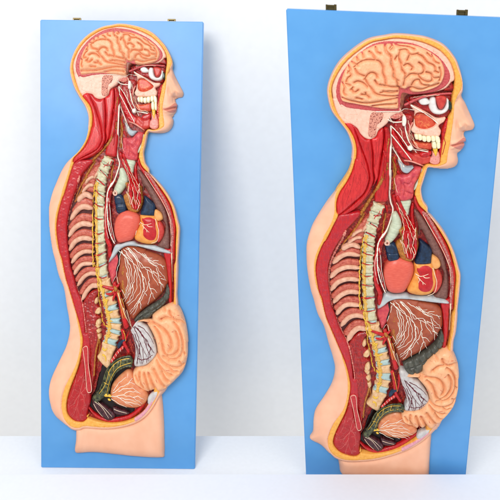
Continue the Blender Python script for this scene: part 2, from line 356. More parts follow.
# ------------------------------------------------------------------ body outline, fat rim
SKIN = (C((392,0),(395,50),(392,75),(386,95),(392,115),(410,145),(430,190),(450,235),(465,272),(467,292),(455,313),(428,320),(404,330),(403,350),(413,370),(408,384),(402,392),(404,404),(395,428),(372,455),(360,470))
 + [(458.2,160),(457,165),(453,168),(445,169.3),(435,168.6),(428.5,168)] + G((418,75),(400,130),(386,175),(386,205),(398,255),(425,295))
 + H((240,140),(270,170),(340,260),(400,380),(433,490)) + K((380,275),(381,310),(373,400),(362,500)) + N((425,100),(415,200),(400,260),(395,330))
 + [(450,370),(449,400),(441,424)] + P((360,320),(310,365),(240,405),(160,435),(80,455),(0,463)) + O((230,463),(180,446),(140,412),(100,372),(50,345),(65,310),(68,250),(80,200),(120,140),(160,70),(175,0))
 + L((205,360),(180,280),(150,170),(110,90),(85,0)) + I((65,370),(45,250),(40,150),(44,80)) + F((70,430),(100,370),(170,260),(240,170),(300,80),(322,0))
 + D((195,430),(200,370),(190,320),(165,260),(120,200),(70,130),(48,50)) + A((45,360),(70,280),(120,195),(200,120),(300,55),(400,33)) + B((100,22),(200,28),(300,45),(400,90),(470,170),(500,240)))
FATO = (C((388,0),(388,50),(362,105),(345,150),(340,200),(335,260),(325,330),(315,400),(305,450),(298,495)) + E((478,335),(430,354),(385,355),(366,352))
 + G((408,75),(392,128),(379,172),(379,208),(391,258),(418,300)) + H((233,146),(262,176),(332,266),(392,384),(423,490)) + K((370,275),(370,320),(363,400),(352,500)) + N((410,100),(400,200),(387,260),(380,330))
 + [(447,370),(446,400),(437,422)] + P((345,322),(300,360),(235,396),(155,426),(80,446),(0,454)) + O((230,453),(180,436),(148,405),(138,370),(140,330),(165,270),(213,200),(234,130),(236,60),(226,0))
 + L((275,410),(250,330),(215,250),(185,180),(160,120),(128,0)) + I((97,340),(85,250),(90,180),(110,120),(140,60)) + F((150,470),(190,400),(212,330),(215,260),(225,200),(265,140),(305,75),(328,0))
 + D((205,430),(210,370),(199,318),(175,262),(130,200),(80,130),(57,50)) + A((54,360),(79,282),(128,202),(206,128),(304,64),(400,43)) + B((100,31),(200,37),(298,55),(394,100),(462,178),(488,240)))
FATI = (C((345,0),(340,50),(330,100),(325,150),(324,200),(303,250),(290,320),(270,400),(256,495)) + E((438,338),(405,348),(360,345))
 + G((390,70),(368,125),(352,180),(345,225)) + H((160,40),(185,98),(235,150),(300,240),(365,352),(400,460)) + K((354,300),(347,400),(342,500)) + N((392,100),(384,200),(374,260),(358,330))
 + [(442,370),(440,400),(430,418)] + P((322,316),(285,345),(225,383),(150,412),(60,424),(0,415)) + O((306,405),(298,425),(268,438),(205,418),(170,382),(168,345),(190,290),(225,220),(245,150),(252,80),(237,0))
 + L((272,370),(236,285),(196,190),(162,110),(137,0)) + I((121,400),(110,350),(98,260),(105,190),(130,120),(150,80)) + F((165,500),(205,420),(238,352),(228,325),(229,260),(252,200),(292,140),(326,70),(346,0))
 + D((226,430),(229,370),(216,310),(191,260),(150,205),(106,140),(80,60)) + A((74,360),(100,292),(150,212),(225,142),(315,82),(400,62)) + B((100,52),(200,62),(290,85),(380,132),(440,202),(466,270)))
FO = catmull(FATO, True); FI = catmull(FATI, True); SFO = segs([FO]); SFI = segs([FI])
def gauss(Q, x, y, sx, sy, a, ang=0):
    c, s = math.cos(ang), math.sin(ang); u = (Q[:, 0] - x) * c + (Q[:, 1] - y) * s; v = -(Q[:, 0] - x) * s + (Q[:, 1] - y) * c
    return a * np.exp(-(u / sx) ** 2 - (v / sy) ** 2)
MOUTH = segs([catmull(C((316,411),(345,405),(380,396),(404,391)), False)], False)
def body_z(Q, d, z):
    info = inside(Q, [FO]); df = seg_dist(Q, *SFO); t = d / (d + df + 1e-6); z = 1.5 + 9.5 * dome(t)
    z = z + gauss(Q, 461.2, 126.6, 2.9, 2.8, 3.4) + gauss(Q, 469, 124.5, 5, 3.4, 2.6, .3) - gauss(Q, 463.8, 131.4, 2.6, 1.0, 3.2) - gauss(Q, 457.0, 125.0, 1.2, 4.5, 1.8) - gauss(Q, 465.3, 125.5, .9, 2.4, 1.0)
    z = z + gauss(Q, 463, 112, 2.8, 9, 2.2, -.45) - gauss(Q, 457.5, 99.5, 3.2, 3.8, 2.8) + gauss(Q, 460, 91, 4, 3, 1.6) + gauss(Q, 456, 136, 3, 7, 1.0)
    dm = seg_dist(Q, *MOUTH); fw = np.clip((Q[:, 0] - 448.5) / 3, 0, 1)
    z = z + np.where(dm < 6, 1.7 * np.exp(-((dm - 2.3) / 1.7) ** 2) - 2.0 * np.exp(-(dm / .55) ** 2), 0) * fw
    z = z - gauss(Q, 449.0, 146.5, 1.6, 2.2, 1.8) - gauss(Q, 460, 153.3, 6, 1.7, 2.4) + gauss(Q, 455, 161, 5, 5, 2.0) - gauss(Q, 462, 135, .9, 2.4, .9)
    z = z + gauss(Q, 322, 432, 10, 22, 2.5, .4)
    z = np.where(info, 11.0, z)
    di = seg_dist(Q, *SFI)
    return np.where(inside(Q, [FI]) | (info & (di < 1.1) & (df > .9)), 2.0, z)
relief('thigh_stump', [(341,455.5),(338.5,462),(339.5,470),(341,477),(348,479.5),(370,480.5),(400,481),(427,480.5),(430,477),(430.5,465),(431.5,450),(432.5,436),(431,431),(420,440),(405,449.5),(390,454.5),(375,458),(358,459.5),(346,459)], 9.2, 'skin', h=8, r=7, zbase=-.5, step=1.2)
relief('body', SKIN, 11, 'skin', zr='z', zbase=-.5, step=0.6, fn=body_z)
relief('lips', C((318,409),(335,400),(362,386),(395,362),(412,370),(409,384),(402,391),(404,404),(395,424),(380,434),(355,430),(335,418)), 0, 'lip', zr='z', zbase=1, step=0.4, fn=lambda Q, d, z: body_z(Q, np.maximum(seg_dist(Q, *segs([catmull(SKIN, True)])), 0), z) + .45 * dome(d / .6), parent='body')
relief('fat_layer', FATO, 11.7, 'fat', h=1.6, r=1.4, zbase=1.5, step=0.6, holes=[FATI], rough=.12, rsize=1.5)
relief('cavity_lining', FATI, 3.6, 'lining', h=.1, zbase=1.2, step=1.2, rough=.3, rsize=4)

# ------------------------------------------------------------------ skull and brain
relief('skull', B((462,300),(438,208),(378,138),(288,91),(200,68),(100,58)) + A((400,70),(317,88),(228,148),(154,217),(105,296),(82,360),(88,430)) + D((86,60),(110,140),(154,205),(195,209),(238,238),(258,272),(290,300),(318,303),(345,287),(362,250),(390,228),(420,200),(440,165),(480,142),(500,132)) + B((150,400),(200,390),(300,390),(400,365),(440,325)), 10.4, 'bone', ex=1.0, h=1.2, r=2.4, step=0.8, zbase=3, rough=.1, rsize=2)
relief('mastoid_cells', D((318,150),(350,140),(395,148),(385,195),(355,225),(348,285),(318,298),(300,275),(308,200)), 10.9, 'mastoid', h=.5, r=1, step=0.5, zbase=8, rough=.25, rsize=.5, parent='skull')
relief('dura', A((400,72),(320,92),(235,152),(165,225),(118,300),(100,370),(105,430),(128,475)) + D((135,92),(165,110),(230,121),(310,131),(400,138),(490,136)) + B((125,500),(140,400),(200,405),(330,390),(412,352),(440,300),(425,238),(370,168),(290,116),(200,82),(100,70)), 11.0, 'dura', h=1.0, r=1.2, step=0.7, zbase=8, rough=.15, rsize=.8)
SUL = [A((408,95),(415,140),(445,170),(450,215),(462,260),(468,300),(490,320)), A((215,235),(250,205),(290,190),(340,190),(375,200),(395,235),(395,270),(410,310),(412,345)), A((310,140),(330,155),(345,185)), A((350,112),(360,140),(380,150)),
 A((345,318),(365,345),(400,352),(440,356),(500,362)), A((280,310),(300,280),(325,268),(350,278),(360,300)), A((285,310),(300,340),(325,370),(350,400),(400,412),(500,420)), A((178,265),(195,285),(175,305),(165,330)), A((200,372),(215,392),(240,378)), A((195,375),(205,362)),
 A((262,405),(290,410),(310,425)), A((290,410),(285,395)), A((215,330),(240,322),(275,335),(300,360)), A((220,245),(240,275),(280,290)), A((140,335),(155,360),(150,395),(160,410)), A((140,430),(200,448),(280,462),(350,455),(420,440),(490,432)), A((230,428),(265,436)),
 A((330,482),(400,470),(480,468)), A((228,165),(240,195)), A((265,145),(275,175)), A((200,205),(235,225)), A((178,225),(190,255),(175,275)), A((165,340),(190,350)), A((455,100),(440,120)), A((380,395),(430,385),(490,390)),
 B((40,92),(38,130),(70,165),(70,215),(88,255),(85,295),(105,312)), B((130,130),(118,170),(135,215),(140,250),(160,280),(155,310)), B((125,130),(165,125),(185,150),(200,157),(240,150)), B((150,225),(175,213),(205,235),(198,250)), B((185,160),(172,190)),
 B((245,205),(270,225),(275,260),(250,278),(200,275),(175,290),(155,320),(150,350)), B((240,280),(262,310),(300,325),(325,318),(328,290)), B((240,155),(270,170),(300,205),(340,225),(350,260)), B((290,265),(320,275),(335,300),(372,300)), B((200,350),(215,320),(245,312),(255,330),(270,345),(310,350)),
 B((0,343),(40,350),(85,360),(112,350),(105,312)), B((112,350),(130,376)), B((75,92),(85,110),(70,128)), B((330,160),(345,200),(375,215)), B((375,240),(385,280),(375,320)), B((100,95),(130,104),(180,110),(220,125)), B((300,150),(330,178)), B((180,372),(205,362),(260,375),(320,355),(370,340)), B((345,260),(370,270)), B((108,165),(95,185)), B((20,385),(70,395),(110,390))]
relief('brain', A((400,90),(350,98),(290,125),(225,165),(180,215),(150,270),(130,330),(122,390),(132,440)) + D((150,85),(230,100),(300,113),(400,128),(488,128),(496,100),(495,60)) + B((122,440),(130,378),(160,380),(182,372),(200,395),(240,400),(310,387),(372,360),(402,320),(413,262),(390,200),(340,155),(280,120),(200,95),(100,88)), 18.5, 'brain', h=6.8, r=13, zbase=8, step=0.42, grooves=SUL, gr=3.1, gh=4.8, gfl=.22, rough=.12, rsize=2.0)
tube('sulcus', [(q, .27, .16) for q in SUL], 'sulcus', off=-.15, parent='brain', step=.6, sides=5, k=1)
relief('brain_stem', B((128,384),(160,385),(185,378),(190,395),(160,420),(150,470),(128,500),(122,480)), 10.8, 'braincut', h=1.5, r=2, zbase=3)

# ------------------------------------------------------------------ face interior
relief('frontal_sinus', B((440,285),(455,330),(466,380),(430,384),(395,376),(420,345),(432,315)), 8.5, 'lining', h=1.5, r=2, zbase=3)
relief('orbit', C((60,110),(110,98),(180,100),(260,92),(320,100),(322,150),(318,200),(290,235),(240,236),(180,205),(120,185),(70,150)), 6.5, 'deep_muscle', h=1.5, r=2, zbase=3, rough=.4, rsize=1.2)
relief('eyeball', C((190,120),(205,108),(225,116),(232,160),(247,188),(272,183),(288,150),(290,118),(308,128),(314,165),(300,195),(275,214),(240,220),(207,210),(186,182),(184,150)), 11.5, 'eye', h=3, r=2.6, zbase=4, step=0.4)
relief('iris', C((302,138),(314,132),(324,150),(325,175),(314,192),(304,180)), 11.6, 'iris', h=1.5, r=1.3, zbase=5, step=0.3, parent='eyeball')
relief('eye_muscle', C((226,108),(262,98),(292,112),(290,145),(270,183),(248,185),(234,155)), 12.3, 'tongue', h=2.5, r=2.6, zbase=5, step=0.4, parent='eyeball')
relief('optic_nerve', C((116,128),(140,108),(165,112),(185,130),(190,150),(160,160),(130,155)), 10, 'eye', h=2.5, r=2, zbase=4, step=0.4, parent='eyeball')
relief('maxilla', C((55,150),(85,160),(110,172),(160,200),(230,240),(284,234),(278,262),(244,288),(258,320),(250,350),(228,362),(200,358),(150,350),(90,335),(70,312),(84,285),(92,240),(92,200),(78,180)), 9.5, 'bone', h=1.8, r=1.6, zbase=3, step=0.5, holes=[C((97,218),(130,205),(180,220),(224,265),(214,293),(160,312),(112,300),(94,270))], rough=.12, rsize=1)
relief('maxillary_sinus', C((92,215),(130,200),(185,215),(230,265),(218,298),(160,318),(108,304),(90,270)), 6.2, 'sinus', h=.4, r=1, zbase=3, step=0.5, fn=lambda Q, d, z: z - 2.2 + 2.4 * dome(d / 5), parent='maxilla')
def tooth(q, z=11.2): relief('tooth', q, z, 'tooth', h=1.8, r=1.2, zbase=5, step=0.35, smooth=True, parent='maxilla')
tooth(E((280,158),(300,153),(305,180),(300,188),(285,184))); tooth(E((303,155),(325,160),(328,186),(315,194),(303,186)))
tooth(E((328,166),(352,168),(354,196),(340,202),(328,192))); tooth(E((354,168),(380,168),(384,192),(372,204),(356,198)))
tooth(E((384,168),(406,166),(412,190),(404,200),(386,198))); tooth(E((410,166),(434,170),(442,196),(436,210),(414,206)))
relief('tongue', E((268,200),(320,206),(384,206),(390,235),(380,252),(330,246),(290,236)), 8, 'sinus', h=2, r=2.5, zbase=3)
relief('jaw', E((392,262),(400,270),(425,262),(438,285),(440,318),(430,340),(404,346),(376,332),(378,305),(390,290)), 10.2, 'chin', h=1.6, r=1.8, zbase=3, step=0.5, rough=.15, rsize=.8)
relief('tooth', E((390,206),(412,202),(418,240),(404,246),(391,238)), 11.3, 'tooth', h=2, r=1.4, zbase=5, step=0.35, parent='jaw')
relief('tooth', E((418,206),(440,205),(443,228),(438,244),(420,242)), 11.3, 'tooth', h=2, r=1.4, zbase=5, step=0.35, parent='jaw')
relief('tooth_root', E((395,240),(404,246),(420,242),(424,255),(416,290),(408,288),(400,270)), 10.8, 'yellow', h=1.2, r=1.2, zbase=5, step=0.35, parent='jaw')
relief('cheek_muscle', C((262,330),(290,250),(312,240),(318,200),(326,240),(300,310),(286,400),(270,480),(250,500),(246,420),(262,370)), 9.2, 'muscle', h=2, r=1.8, zbase=3, step=0.5, rough=.3, rsize=1)
relief('jaw_muscle', E((170,60),(215,30),(270,40),(262,90),(245,150),(255,205),(262,240),(235,250),(190,190),(150,120)), 8, 'deep_muscle', h=2, r=2.5, zbase=3, rough=.4, rsize=1.5)
relief('jaw_muscle', E((140,120),(180,170),(225,250),(290,290),(270,320),(220,310),(165,260),(138,200)), 7.4, 'muscle', h=2, r=2.5, zbase=3, rough=.4, rsize=1.5)
relief('mouth_floor', E((290,275),(330,290),(372,285),(385,305),(372,335),(320,345),(270,325),(262,295)), 9, 'tongue', h=2.2, r=2.6, zbase=3, rough=.2)
relief('lower_tongue', E((315,275),(350,262),(385,262),(382,285),(350,300),(322,295)), 9.6, 'muscle', h=2, r=2, zbase=3)
tube('jaw_rim', [(E((268,75),(248,120),(247,165),(262,210),(300,240),(345,262),(378,258)), 1.0, .7)], 'gum', off=.2)
tube('temple_muscle', [(B((150,470),(250,425),(330,405),(450,395)), 1.3, 1.0)], 'dura', off=0, z=10.2)
relief('ear_canal', D((385,150),(420,142),(470,135),(505,125),(520,160),(480,185),(440,180),(420,200),(395,225),(390,190)), 9.2, 'margin', h=1.6, r=1.6, zbase=3, rough=.5, rsize=.9)

# ------------------------------------------------------------------ neck and back muscles
relief('neck_muscle', D((155,209),(200,217),(228,290),(256,370),(283,440),(300,500)) + F((430,130),(400,210),(330,275),(245,345),(232,325),(232,260),(254,200),(294,140),(328,70),(348,0)) + D((229,430),(232,370),(219,310),(194,260)), 11.4, 'muscle_pale', ex=.5, h=2.6, r=5, zbase=3, step=.8)
relief('neck_muscle', D((202,217),(238,247),(258,280),(290,307),(318,312),(330,400),(332,500)) + F((462,130),(432,210),(372,290),(300,338),(248,350),(330,279),(402,213),(433,132)) + D((302,498),(286,440),(258,368),(231,290)), 11.0, 'muscle', h=2.6, r=3.5, zbase=3, step=.8)
relief('neck_muscle', D((320,312),(350,295),(365,262),(395,242),(400,300),(388,400),(372,500)) + G((112,120),(62,200),(0,282)) + F((345,318),(435,214),(466,132)) + D((334,500),(332,400)), 10.6, 'muscle_pale', h=2.6, r=3.2, zbase=3, step=.8)
relief('neck_muscle', D((400,242),(428,245),(441,300),(441,400),(440,500)) + G((186,110),(180,200),(172,262),(122,268),(92,250),(114,120),(122,62)) + D((390,400),(403,300)), 9.8, 'muscle', h=2.4, r=3, zbase=3, step=.8)
relief('back_muscle', F((242,354),(300,342),(375,335),(330,395),(290,437)) + I((250,60),(213,120),(186,180),(172,240),(172,320),(182,400),(192,480)) + L((215,100),(245,190),(290,270),(310,350),(325,450),(330,500)) + O((284,60),(290,130),(286,200),(262,200),(244,168),(250,120),(251,70),(236,0)) + L((274,370),(238,285),(198,190),(164,110),(139,0)) + I((123,400),(112,350),(100,260),(107,190),(132,120),(152,80)) + F((168,500),(208,420)), 10.6, 'back_muscle', ex=.7, h=2.2, r=3.5, zbase=3, step=.8, rough=.22, rsize=1.4)
relief('lumbar_muscle', L((300,285),(350,222),(405,205),(428,215),(400,260),(408,300),(432,320),(420,340),(405,360),(440,385),(425,400),(408,440),(430,460),(445,500)) + O((352,50),(345,110),(330,165),(322,230),(305,285),(292,240),(282,130),(270,110),(266,50)) + L((332,470),(315,350)), 9.0, 'deep_muscle', h=2.6, r=4, zbase=3, step=.8, rough=.5, rsize=1.6)
tube('lumbar_fascia', [(O((335,30),(345,90),(325,160),(315,240)), 1.3, .8), (O((345,70),(352,120),(338,190)), 1.1, .7)], 'ochre', off=-.2)
relief('gluteus', O((252,155),(237,210),(197,290),(173,345),(175,383),(208,418),(268,434),(297,422),(293,400),(300,330),(290,300),(270,240),(262,180)), 11.6, 'glute', ex=1.0, h=3, r=6, zbase=3, step=.8)
relief('sacral_tendon', O((252,130),(278,130),(286,200),(306,285),(296,302),(284,288),(268,200)), 12.2, 'tendon', h=1.2, r=1.5, zbase=5, step=.5)
tube('sacral_tendon_edge', [(O((252,132),(278,131),(286,200),(306,285),(296,302),(284,288),(268,200),(252,132)), .35, .35)], 'bone', off=.3, parent='sacral_tendon')
tube('gluteal_vein', [(q, .3, .12) for q in (O((268,240),(252,300),(240,360),(262,425)), O((250,310),(215,345),(185,350)), O((246,340),(215,385),(190,395)), O((240,370),(225,420)), O((255,300),(275,330),(280,390)), O((230,230),(215,290),(196,320)))], 'pale_vein', off=.1, parent='gluteus')
tube('fascia_strip', [(q, a, b) for q, a, b in ((G((170,5),(150,90),(112,170),(62,245),(0,345)), 1.5, 1.9), (F((400,330),(365,400),(310,480)), 1.6, 1.3), (I((345,0),(300,80),(245,130)), 1.8, 1.2), (D((432,300),(418,370),(412,440),(425,500)), .9, 1.0), (I((330,20),(290,60),(255,110)), 1.2, .8), (E((150,290),(160,360),(155,430),(150,500)), 1.2, 1.2))], 'ochre', off=-.1, wobble=.25)
tube('neck_artery', [(q, a, b) for q, a, b in ((E((100,110),(105,180),(100,260),(112,330)), 1.5, 1.2), (E((85,250),(100,330),(80,430)), 1.2, .8), (E((170,380),(200,430),(205,480)), 1.2, .9), (E((150,300),(175,370),(195,410)), .9, .7))], 'artery', off=-.1)

# ------------------------------------------------------------------ thorax: ribs
relief('rib_cage_back', I((300,60),(340,60),(395,80),(395,500)) + L((405,60),(425,190),(360,215),(300,290),(250,200),(225,120)) + I((195,420),(175,320),(178,230),(220,120)), 4.2, 'ribbed', h=.3, r=1, zbase=2, step=1)
RIBS = [I((262,128),(290,110),(330,98),(378,118)), I((205,215),(250,175),(300,155),(378,165)), I((190,305),(235,260),(300,237),(378,245)), I((192,385),(235,335),(300,312),(378,320)), I((208,462),(250,418),(310,392),(380,400)), L((228,97),(255,60),(300,34),(385,42)), L((256,170),(298,122),(350,102),(412,116)), L((296,262),(328,212),(370,182),(426,192))]
for k, q in enumerate(RIBS):
    w0, w1 = 5.0, 4.2
    if k == 7: w0, w1 = 5.5, 5.0
    relief('rib', band(q, w0, w1), 9.6, 'rib', h=2.0, r=1.9, zbase=3.5, step=.5, rough=.08)
    if k < 7:
        a = catmull(q, False, 4); b = catmull(RIBS[k + 1], False, 4); n = min(len(a), len(b)); ia = np.linspace(0, len(a) - 1, 7).astype(int); ib = np.linspace(0, len(b) - 1, 7).astype(int)
        mid = a[ia] * .40 + b[ib] * .60
        relief('intercostal_muscle', band([tuple(v) for v in mid], 5.6, 6.0), 7.6, 'intercostal', h=1.6, r=2.4, zbase=3.5, step=.5, rough=.15)
relief('upper_rib_muscle', F((440,330),(470,300)) + G((120,262),(165,262),(95,340),(60,400),(30,470)) + I((395,85),(330,80),(300,60),(345,0)), 6.2, 'intercostal', h=1.5, r=2, zbase=3, rough=.5, rsize=1.3)
for q in (I((300,88),(330,66),(358,52),(388,52)), I((325,45),(350,22),(378,8),(392,8)), F((392,452),(415,418),(440,398),(455,395)), F((415,412),(435,380),(458,360),(470,362))):
    relief('rib', band(q, 3.0, 2.8), 9.0, 'rib', h=1.6, r=1.5, zbase=3.5, step=.45)
tube('pleural_margin', [(I((288,0),(262,55),(228,115),(198,180),(182,240),(178,300),(186,380),(196,460)) + L((205,60),(230,120),(262,195),(300,275),(318,340),(338,450),(342,500)), 1.5, .5)], 'margin', off=-.1, wobble=.5)
# ------------------------------------------------------------------ spine
SP = catmull([(380,204),(375.5,216),(371.5,229),(369,245),(368,262),(368,280),(368.7,298),(369.8,312),(372,325),(376,337),(380,351),(383,364),(384,377),(381,390),(377,401),(371.5,410)], False, 12)
ss = np.r_[0, np.cumsum(np.linalg.norm(np.diff(SP, axis=0), axis=1))]
def sp_at(s): return np.array([np.interp(s, ss, SP[:, 0]), np.interp(s, ss, SP[:, 1])])
def y2s(y): return np.interp(y, SP[:, 1], ss)
def block(y0, y1, w, z, mt, name, gap=.5):
    s0, s1 = y2s(y0) + gap, y2s(y1) - gap; pts = []
    for side in (1, -1):
        for s in (np.linspace(s0, s1, 4) if side > 0 else np.linspace(s1, s0, 4)):
            c = sp_at(s); t = sp_at(s + .5) - sp_at(s - .5); t /= np.linalg.norm(t); n = np.array([-t[1], t[0]]); pinch = 1 - .08 * math.sin(math.pi * (s - s0) / (s1 - s0))
            pts.append(tuple(c - n * side * w / 2 * pinch))
    relief(name, pts, z, mt, h=1.8, r=2.6, zbase=3, step=.5, rough=.1, rsize=1.2)
relief('spine_bed', band([tuple(v) for v in SP[::8]], 9.5, 13), 8.4, 'lumbar', h=1, r=2, zbase=3, step=1)
TH = [205, 215, 225.5, 236, 245, 254.5, 264.8, 276, 287, 299, 311, 323.5]
for a, b in zip(TH[:-1], TH[1:]):
    block(a, b - 1.6, 11.2, 10.6, 'vertebra', 'vertebra'); block(b - 2.2, b + .4, 10.6, 10.0, 'disc' if b > 290 else 'cartilage', 'spinal_disc', .1)
LU = [(326, 337), (341, 349.5), (353.5, 361.5), (366, 374.5), (380, 387.5), (392.5, 409)]
for a, b in LU: block(a, b, 13.4, 11.0, 'lumbar', 'vertebra')
for a, b in ((337.6, 340.6), (349.6, 353.6), (361.6, 366), (374.5, 380), (387.5, 392.5)): block(a - .3, b + .3, 13.0, 11.2, 'disc', 'spinal_disc', .1)
for q in (L((388,285),(395,262),(412,258),(414,285),(400,298)), L((395,355),(408,325),(430,320),(438,345),(420,365)), L((405,440),(410,408),(432,398),(440,430),(425,452)), O((322,8),(340,0),(350,15),(338,28)), O((328,40),(345,28),(356,45),(342,60)), O((335,66),(352,62),(358,82),(345,96))):
    relief('spinal_process', q, 10.6, 'lumbar', h=2.4, r=2, zbase=3, step=.45)
tube('spinal_ligament', [([tuple(sp_at(y2s(y)) + np.array([-3.6, .6])) for y in (234, 248, 262, 276, 290, 304, 318, 332, 346, 360, 376, 392)], 1.5, 1.9)], 'ligament', off=-.55, wobble=.25, jit=.35)
tube('intercostal_artery', [(q, .5, .4) for q in (G((60,395),(90,410),(118,435)), G((85,345),(110,350),(140,335)), G((30,450),(60,462),(95,478)), I((415,12),(440,30),(475,48)), I((398,72),(430,95),(465,110)), I((392,138),(420,152),(458,160)), I((385,205),(420,216),(452,218)), I((380,275),(410,290),(448,288)), I((385,340),(420,348),(455,350)), I((380,422),(410,430),(470,418)), M((66,45),(100,50),(130,46)), M((78,125),(110,135),(160,125)), M((105,195),(135,208),(165,205)))], 'artery', off=.3)
tube('rib_joint', [(q, .9, .8) for q in (I((412,12),(418,16)), I((396,75),(404,80)), I((390,138),(398,142)), I((382,205),(390,210)), I((380,272),(386,276)), I((382,340),(390,342)), I((378,420),(386,424)), G((62,393),(68,398)), G((85,345),(90,348)), M((66,45),(72,48)), M((76,122),(84,128)))], 'cavity', off=.3)
tube('sympathetic_chain', [(I((400,45),(385,110),(378,180),(374,260),(372,340),(372,420),(378,500)) + L((385,30),(400,100),(412,160),(420,220),(425,270),(440,330),(450,390),(470,450)) , .75, .6)], 'yellow', off=.1, wobble=.45, jit=.3)
for yy in TH[3:] + [331, 345, 357, 370]:
    c_ = sp_at(y2s(yy)); tube('ganglion_branch', [([(c_[0] - 6.0, c_[1] - 1.5), (c_[0] - 3.5, c_[1] + .8), (c_[0] - 1.0, c_[1] + 2.6)], .5, .25), ([(c_[0] - 6.2, c_[1]), (c_[0] - 5.0, c_[1] + 2.8), (c_[0] - 5.4, c_[1] + 5)], .45, .25)], 'yellow', off=.2)
tube('lumbar_nerve', [(q, 1.1, .5) for q in (M((120,250),(150,262),(140,300)), M((145,330),(165,345),(150,370)), M((155,400),(180,410),(205,400)), M((180,460),(205,465)), O((380,0),(392,12),(402,5)), O((385,65),(398,72),(412,66)), O((365,130),(378,142),(392,132)), O((362,160),(378,165),(380,185)), O((398,72),(396,60)), M((165,345),(172,330)))], 'yellow', off=.1)

# ------------------------------------------------------------------ larynx, windpipe
relief('trachea', G((245,255),(318,255),(310,310),(300,352),(278,332),(252,292)), 9.5, 'cartilage', h=2.6, r=4, zbase=3, grooves=[G((248,275),(316,275)), G((256,295),(312,295)), G((268,315),(308,315))], gr=1, gh=.5)
relief('larynx', G((242,105),(272,100),(300,92),(330,62),(355,50),(388,56),(372,110),(345,165),(334,240),(300,258),(262,262),(226,240),(222,170),(224,115)), 11.2, 'larynx', h=3.2, r=5, zbase=3, step=.6, grooves=[G((270,150),(285,185),(275,220)), G((275,145),(310,150),(335,110)), G((290,200),(325,215)), G((245,120),(262,160),(250,225))], gr=2.6, gh=2.0, rough=.2)
relief('thyroid_cartilage', G((388,62),(398,88),(378,135),(356,175),(338,192),(346,160),(372,112)), 10.6, 'cartilage', h=1.6, r=1.6, zbase=3, step=.5)
relief('hyoid', G((240,12),(262,22),(292,48),(335,48),(328,62),(300,86),(272,80),(256,60)), 11.0, 'grey', h=1.8, r=2, zbase=3, step=.5)
tube('hyoid_ligament', [(E((210,315),(262,322),(340,352)), 1.0, .8)], 'gum', off=.2)
relief('windpipe', G((205,345),(232,335),(258,385),(262,430)) + J((235,45),(205,80),(180,98),(158,92),(152,70),(168,35),(185,0)) + G((200,400),(200,370)), 11.0, 'cartilage', h=4, r=5, zbase=3, step=.55, grooves=[G((205,400),(255,410)), G((198,425),(250,440)), G((192,452),(242,470)), J((180,15),(232,35)), J((168,40),(215,62))], gr=1.1, gh=.5)
tube('bronchus_ring', [(J((160,72),(172,68),(182,80),(176,93),(162,92),(156,82),(160,72)), .9, .9)], 'bone', off=.1); tube('bronchus_opening', [(J((166,80),(174,84)), 1.2, 1.2)], 'deep_muscle', off=.1)

# ------------------------------------------------------------------ chest wall, lung
relief('chest_wall_muscle', H((160,42),(185,100),(235,153),(298,243),(362,354),(396,460)) + K((343,222),(350,300),(341,400),(335,500)) + N((372,60),(366,180),(350,300),(340,330),(325,300),(335,200),(330,90),(318,30),(325,0)) + K((308,430),(322,350),(315,270),(290,190),(250,110),(205,30)) + H((240,220),(180,135),(150,70)), 9.4, 'muscle', h=1.6, r=2, zbase=3, step=.7, rough=.15)
tube('pleural_strip', [(H((200,135),(235,165),(285,250),(335,350),(372,440)) + K((300,185),(322,260),(328,350),(318,440),(318,500)), 1.8, 1.2)], 'pleura', off=-.2, wobble=.3)
tube('pleural_nerve', [(H((205,150),(245,225),(300,320),(345,410),(375,490)) + K((312,250),(318,330),(312,420)), .35, .35), (N((378,20),(376,100),(370,190)), .7, .5)], 'nerve_line', off=.9)
relief('lung', H((152,138),(172,136),(212,182),(255,255),(300,335),(340,425),(356,500)) + K((303,330),(298,430),(265,438),(214,426),(242,385),(270,330),(276,275),(258,235),(240,190),(205,150),(188,110),(160,50),(132,0)) + H((182,290),(180,230)), 9.8, 'lung', h=3, r=5, zbase=3, step=.7, rough=.12)
# ------------------------------------------------------------------ great vessels and heart
relief('pulmonary_artery', J((375,72),(400,82),(447,125),(452,170),(442,220),(350,222),(358,170),(374,120)), 12.0, 'vein', h=3.5, r=4.5, zbase=3, step=.5)
relief('pulmonary_vein', J((160,100),(200,85),(232,105),(248,150),(246,190),(222,205),(178,198),(165,150)), 11.5, 'vein', h=3, r=4, zbase=3, step=.5, grooves=[J((165,150),(205,150),(245,148))], gr=1.6, gh=1.2)
tube('descending_aorta', [(J((160,5),(130,60),(112,120),(100,190),(98,260),(102,330)) + M((188,20),(186,60),(192,100)), 2.2, 2.6)], 'artery', off=.1, z=8.5)
tube('oesophagus', [(J((150,50),(130,110),(122,180),(128,250),(140,320),(160,385)), 1.6, 1.3)], 'lining', off=.2, z=9.5)
relief('aortic_arch', J((245,0),(350,0),(362,60),(366,110),(350,170),(320,205),(270,196),(240,150),(226,95),(262,60)), 11.8, 'ochre', h=3, r=4, zbase=3, step=.6)
tube('carotid_artery', [(G((212,212),(222,262),(252,335),(285,410),(300,490)), 2.2, 2.8), (G((230,222),(262,300),(310,390),(330,470)), 1.7, 2.4), (G((330,265),(325,340),(335,420),(340,490)), 1.8, 2.0), (J((270,0),(285,60),(290,130),(305,180)), 2.6, 1.8), (J((310,0),(318,70),(320,140),(315,185)), 2.8, 1.8), (J((335,0),(345,70),(345,130),(330,180)), 2.4, 1.6)], 'artery', off=.15)
